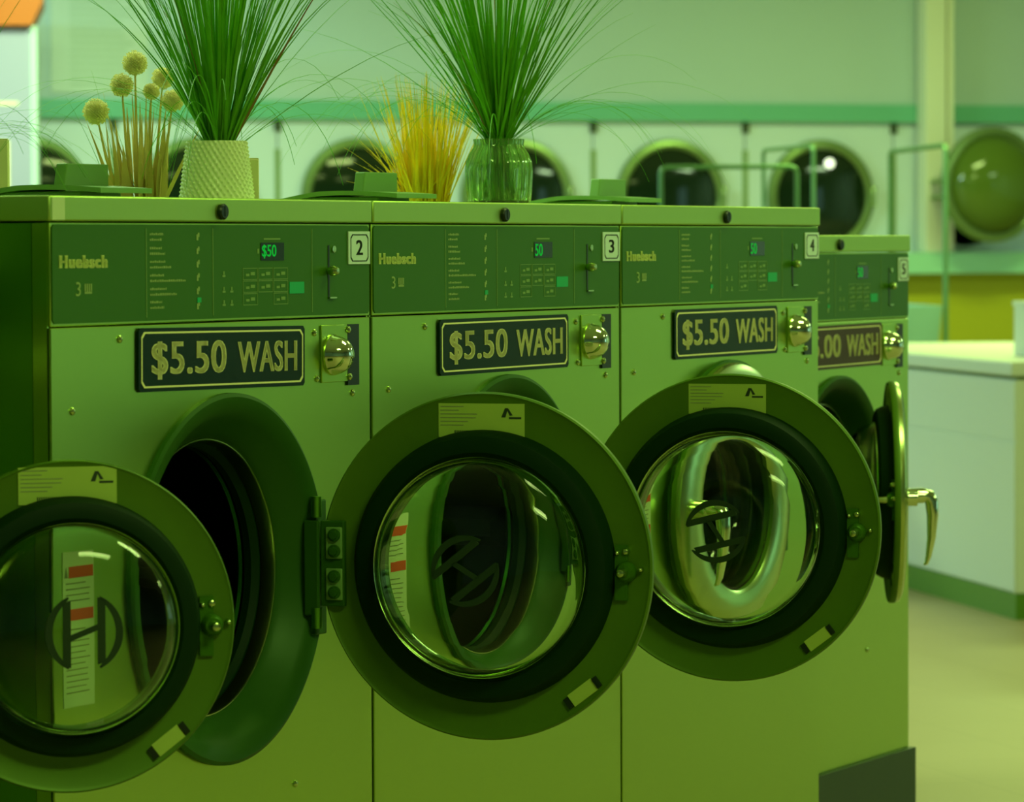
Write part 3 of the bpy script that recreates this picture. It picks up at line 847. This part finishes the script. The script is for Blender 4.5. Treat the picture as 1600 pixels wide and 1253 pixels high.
# glowing pane added out of view to cool the sheen on the steel fronts
bm = bmesh.new(); box(bm, XR - 0.03, XR - 0.02, 4.7, 6.5, 0.5, 2.2)
wn = link('added_sheen_pane', bm, M['added_glow'], None, rot=(0, 0, A18)); wn['kind'] = 'structure'
for b0, b1, z0, z1 in ((4.62, 6.58, 0.42, 0.5), (4.62, 6.58, 2.2, 2.28), (4.62, 4.7, 0.5, 2.2), (6.5, 6.58, 0.5, 2.2), (5.57, 5.63, 0.5, 2.2)):
    bm = bmesh.new(); box(bm, XR - 0.06, XR, b0, b1, z0, z1)
    link('added_pane_frame', bm, M['post'], wn)

# tumble dryers
WD = 0.79; ZD0, ZD1 = HC - 0.042, ZT - 0.088
DR = 0.283
order = ('leftmost', 'second from left', 'third from left', 'fourth from left', 'fifth from left', 'sixth from left', 'rightmost')
about = ('behind the puff flowers', 'behind the woven vase', 'behind the orange grass', 'behind the glass vase', 'above washer 4', 'with a bright lamp glint, above the low washer', 'with its dome door ajar beside the column')
for j in range(7):
    tL = 0.4186 + WD * (j - 4)
    o = empty('tumble_dryer', E1 * (OA + tL) + E2 * BW, A18, '%s white wall dryer, %s' % (order[j], about[j]), 'tumble dryer', 'dryers along the back wall')
    cx = WD / 2 + 0.0; cz = HC + 0.235
    bm = bmesh.new(); plate_with_hole(bm, 0.004, WD - 0.004, ZD0, ZD1, cx, cz, 0.245, 0, 0.02)
    box(bm, 0.004, 0.02, 0.02, 0.8, ZD0, ZD1); box(bm, WD - 0.02, WD - 0.004, 0.02, 0.8, ZD0, ZD1)
    link('dryer_cabinet', bm, M['dryer'], o)
    obox('seam_strip', -0.012, 0.012, -0.006, 0.01, ZD0, ZD1 - 0.14, M['seam'], o)
    obox('cabinet_latch', -0.016, 0.016, -0.02, 0.0, ZD1 - 0.055, ZD1 - 0.005, M['plinth'], o)
    bm = bmesh.new()
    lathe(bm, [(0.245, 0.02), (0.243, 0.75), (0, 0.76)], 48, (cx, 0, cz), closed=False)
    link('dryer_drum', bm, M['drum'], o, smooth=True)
    ajar = j == 6
    d = empty('dryer_door', (cx - DR - 0.0, -0.012, cz) if not ajar else (cx - DR - 0.04, -0.42, cz + 0.055), R_(4) if ajar else 0, parent=o)
    bm = bmesh.new()
    lathe(bm, [(DR, 0.005), (DR, -0.015), (DR - 0.008, -0.028), (DR - 0.030, -0.032), (DR - 0.046, -0.022), (DR - 0.048, 0.005)], 72, (DR, 0, 0))
    link('door_ring', bm, M['dryer_ring'], d, smooth=True)
    bm = bmesh.new()
    if ajar:
        lathe(bm, [(0.236, -0.015), (0.225, -0.05), (0.195, -0.085), (0.14, -0.115), (0.07, -0.13), (0, -0.133)], 64, (DR, 0, 0), closed=False)
    else:
        lathe(bm, [(0.236, -0.010), (0.20, -0.016), (0.12, -0.024), (0, -0.028)], 64, (DR, 0, 0), closed=False)
    link('door_glass', bm, M['dark_glass'] if not ajar else M['dome_glass'], d, smooth=True)
    if ajar:
        bm = bmesh.new(); tube(bm, [(0.10, 0.41, -0.06), (0.08, 0.20, -0.06), (0.03, 0.0, -0.06)], 0.012, 10)
        tube(bm, [(0.10, 0.41, 0.02), (0.08, 0.20, 0.02), (0.03, 0.0, 0.02)], 0.012, 10)
        link('door_arm', bm, M['seam'], d, smooth=True)
    if j == 5:  # lamp reflection in the door glass, put in as a glowing ball
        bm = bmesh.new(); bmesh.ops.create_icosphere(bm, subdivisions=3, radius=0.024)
        link('glint_ball', bm, M['glint_glow'], o, smooth=True, loc=(cx + 0.035, -0.045, cz + 0.165), label='small glowing ball standing in for a lamp glint')
    obox('dryer_handle', 2 * DR - 0.03, 2 * DR - 0.008, -0.06, -0.02, -0.05, 0.05, M['satin'], d, bevel=0.004)

# painted column standing on the ledge in front of the dryers
ca = OA + 2.105
bm = bmesh.new()
box(bm, ca, ca + 0.112, BW - 0.16, BW - 0.05, HC - 0.042, ZC)
box(bm, ca + 0.125, ca + 0.158, BW - 0.15, BW - 0.05, HC - 0.042, ZC)
box(bm, ca + 0.110, ca + 0.127, BW - 0.11, BW - 0.06, HC - 0.042, ZC)
tagp(link('trim_3', bm, M['post'], None, rot=(0, 0, A18), bevel=0.006), kind='structure')

# notice board on the wall above the left dryers
pc = E1 * (OA - 2.00) + E2 * (BW - 0.02)
o = empty('notice', pc, A18, 'large faded notice with lines of text on the wall, upper left', 'notice')
obox('notice_sheet', -0.25, 0.21, -0.012, 0, HC + 0.72, HC + 1.22, M['poster'], o)
bm = bmesh.new(); rnd = random.Random(2)
for i in range(14):
    z = HC + 1.17 - i * 0.032
    box(bm, -0.16, 0.17 - 0.1 * rnd.random(), -0.014, -0.012, z, z + 0.012)
link('notice_print', bm, M['poster_ink'], o)

# drinks machine at the left edge, orange header
vp = Vector((-2.20, 17.2, 0))
o = empty('vending_machine', vp, R_(6), 'tall pale blue-white vending machine with an orange header, at the left edge', 'vending machine')
hx1 = 0.145
obox('machine_body', hx1 - 0.80, hx1, 0, 0.7, 0.0, HC + 0.955, M['bluewhite'], o, bevel=0.01)
obox('side_trim', hx1 - 0.004, hx1 + 0.022, 0.0, 0.7, 0, HC + 0.955, M['poster_ink'], o, bevel=0.004)
bm = bmesh.new()
prism(bm, [(hx1 - 0.80, HC + 0.955), (hx1 + 0.0, HC + 0.955), (hx1 + 0.05, HC + 1.06), (hx1 + 0.05, HC + 1.2), (hx1 - 0.8, HC + 1.2)], -0.05, 0.6)
link('machine_header', bm, M['orange'], o)
obox('yellow_stripe', hx1 - 0.5, hx1 - 0.06, -0.004, 0, HC + 0.615, HC + 0.628, M['creambox'], o)
obox('cream_panel', hx1 - 0.5, hx1 - 0.10, -0.004, 0, HC + 0.20, HC + 0.46, M['creambox'], o)

# ------------------------------------------------------------------ folding table at the right
tp = Vector((1.444, 11.45, 0)); ta = math.atan2(0.983, -0.184)       # local x runs away from the camera along the front
o = empty('folding_table', tp, ta, 'long white laminate folding table with a green toe kick, at the right', 'table')
obox('table_body', 0, 2.25, -0.85, 0, 0.075, 0.69, M['white'], o, bevel=0.004)
obox('toe_kick', 0.0, 2.25, -0.85, -0.0, 0, 0.075, M['kick'], o)
obox('table_top', -0.015, 2.27, -0.88, 0.018, 0.70, 0.742, M['white'], o, bevel=0.006)
obox('top_gap_strip', 0.01, 2.24, -0.84, -0.012, 0.69, 0.70, M['kick'], o)  # recessed strip under the top, in the toe kick green
for z0, z1 in ((0.515, 0.684), (0.082, 0.508)): obox('front_sheet', 0.004, 2.246, 0.0, 0.003, z0, z1, M['white'], o)
bx = empty('box_on_table', Vector((1.62, 12.0, 0.742)), R_(10), 'pale carton standing on the near end of the folding table', 'box')
obox('box_body', -0.08, 0.22, -0.12, 0.12, 0, 0.15, M['white'], bx, bevel=0.004)
obox('box_lid', -0.084, 0.224, -0.124, 0.124, 0.15, 0.165, M['white'], bx, bevel=0.003)

# ------------------------------------------------------------------ laundry carts: tall tube frame over a basket on castors
def cart(x0, y0, x1, y1, zt, label, r=0.011, w=0.24, basket=None):
    """frame corners (x,y) on the floor; zt its top height"""
    a, b = Vector((x0, y0, 0)), Vector((x1, y1, 0)); L = (b - a).length
    ang = math.atan2(y1 - y0, x1 - x0)
    o = empty('laundry_cart', a, ang, label, 'laundry cart', 'laundry carts between washers and dryers')
    bm = bmesh.new()
    pts = [(0, 0, 0.30), (0, 0, zt - 0.02), (0.006, 0, zt - 0.006), (0.02, 0, zt), (L - 0.02, 0, zt), (L - 0.006, 0, zt - 0.006), (L, 0, zt - 0.02), (L, 0, 0.30)]
    tube(bm, pts, r, 10)
    link('hanging_frame', bm, M['wire'], o, smooth=True)
    if basket is None: basket = (0.35, 0.80)
    z0, z1 = basket
    bm = bmesh.new(); y0_ = -2 * w
    v = []
    for (z, s) in ((z0, 0.04), (z1, 0.0)):
        v.append([bm.verts.new(p) for p in ((s, y0_ + s, z), (L - s, y0_ + s, z), (L - s, -s - 0.012, z), (s, -s - 0.012, z))])
    bm.faces.new(v[0])
    for i in range(4): bm.faces.new((v[0][i], v[0][(i + 1) % 4], v[1][(i + 1) % 4], v[1][i]))
    bk = link('basket', bm, M['tealbox'], o)
    sol = bk.modifiers.new('wall', 'SOLIDIFY'); sol.thickness = 0.006
    bm = bmesh.new()
    tube(bm, [(0, y0_, z0 - 0.01), (L, y0_, z0 - 0.01), (L, 0, z0 - 0.01), (0, 0, z0 - 0.01), (0, y0_, z0 - 0.01)], 0.010, 8)
    for px in (0, L):
        for py in (y0_, 0): tube(bm, [(px, py, z0), (px, py, 0.09)], 0.010, 8)
    link('undercarriage', bm, M['wire'], o, smooth=True)
    for px in (0, L):
        for py in (y0_, 0):
            bm = bmesh.new(); lathe(bm, [(0.02, -0.012), (0.045, -0.010), (0.045, 0.010), (0.02, 0.012)], 20, (px, py, 0.045))
            link('castor', bm, M['rubber'], o, smooth=True)
    return o
P = lambda x, Y: ((x - 800) * Y / 6247, Y)
cart(*P(1034, 13.6), *P(1246, 13.6), HC + 0.265, 'laundry cart with the widest tube frame, behind washer 4', r=0.0085)
cart(*P(1194, 14.95), *P(1272, 14.3), HC + 0.3525, 'laundry cart with narrow tube frame, left of the lamp glint', r=0.008)
cart(*P(1392, 15.4), *P(1478, 14.4), HC + 0.355, 'laundry cart whose tube frame stands before the white column', r=0.010, w=0.16, basket=(0.40, HC - 0.222))
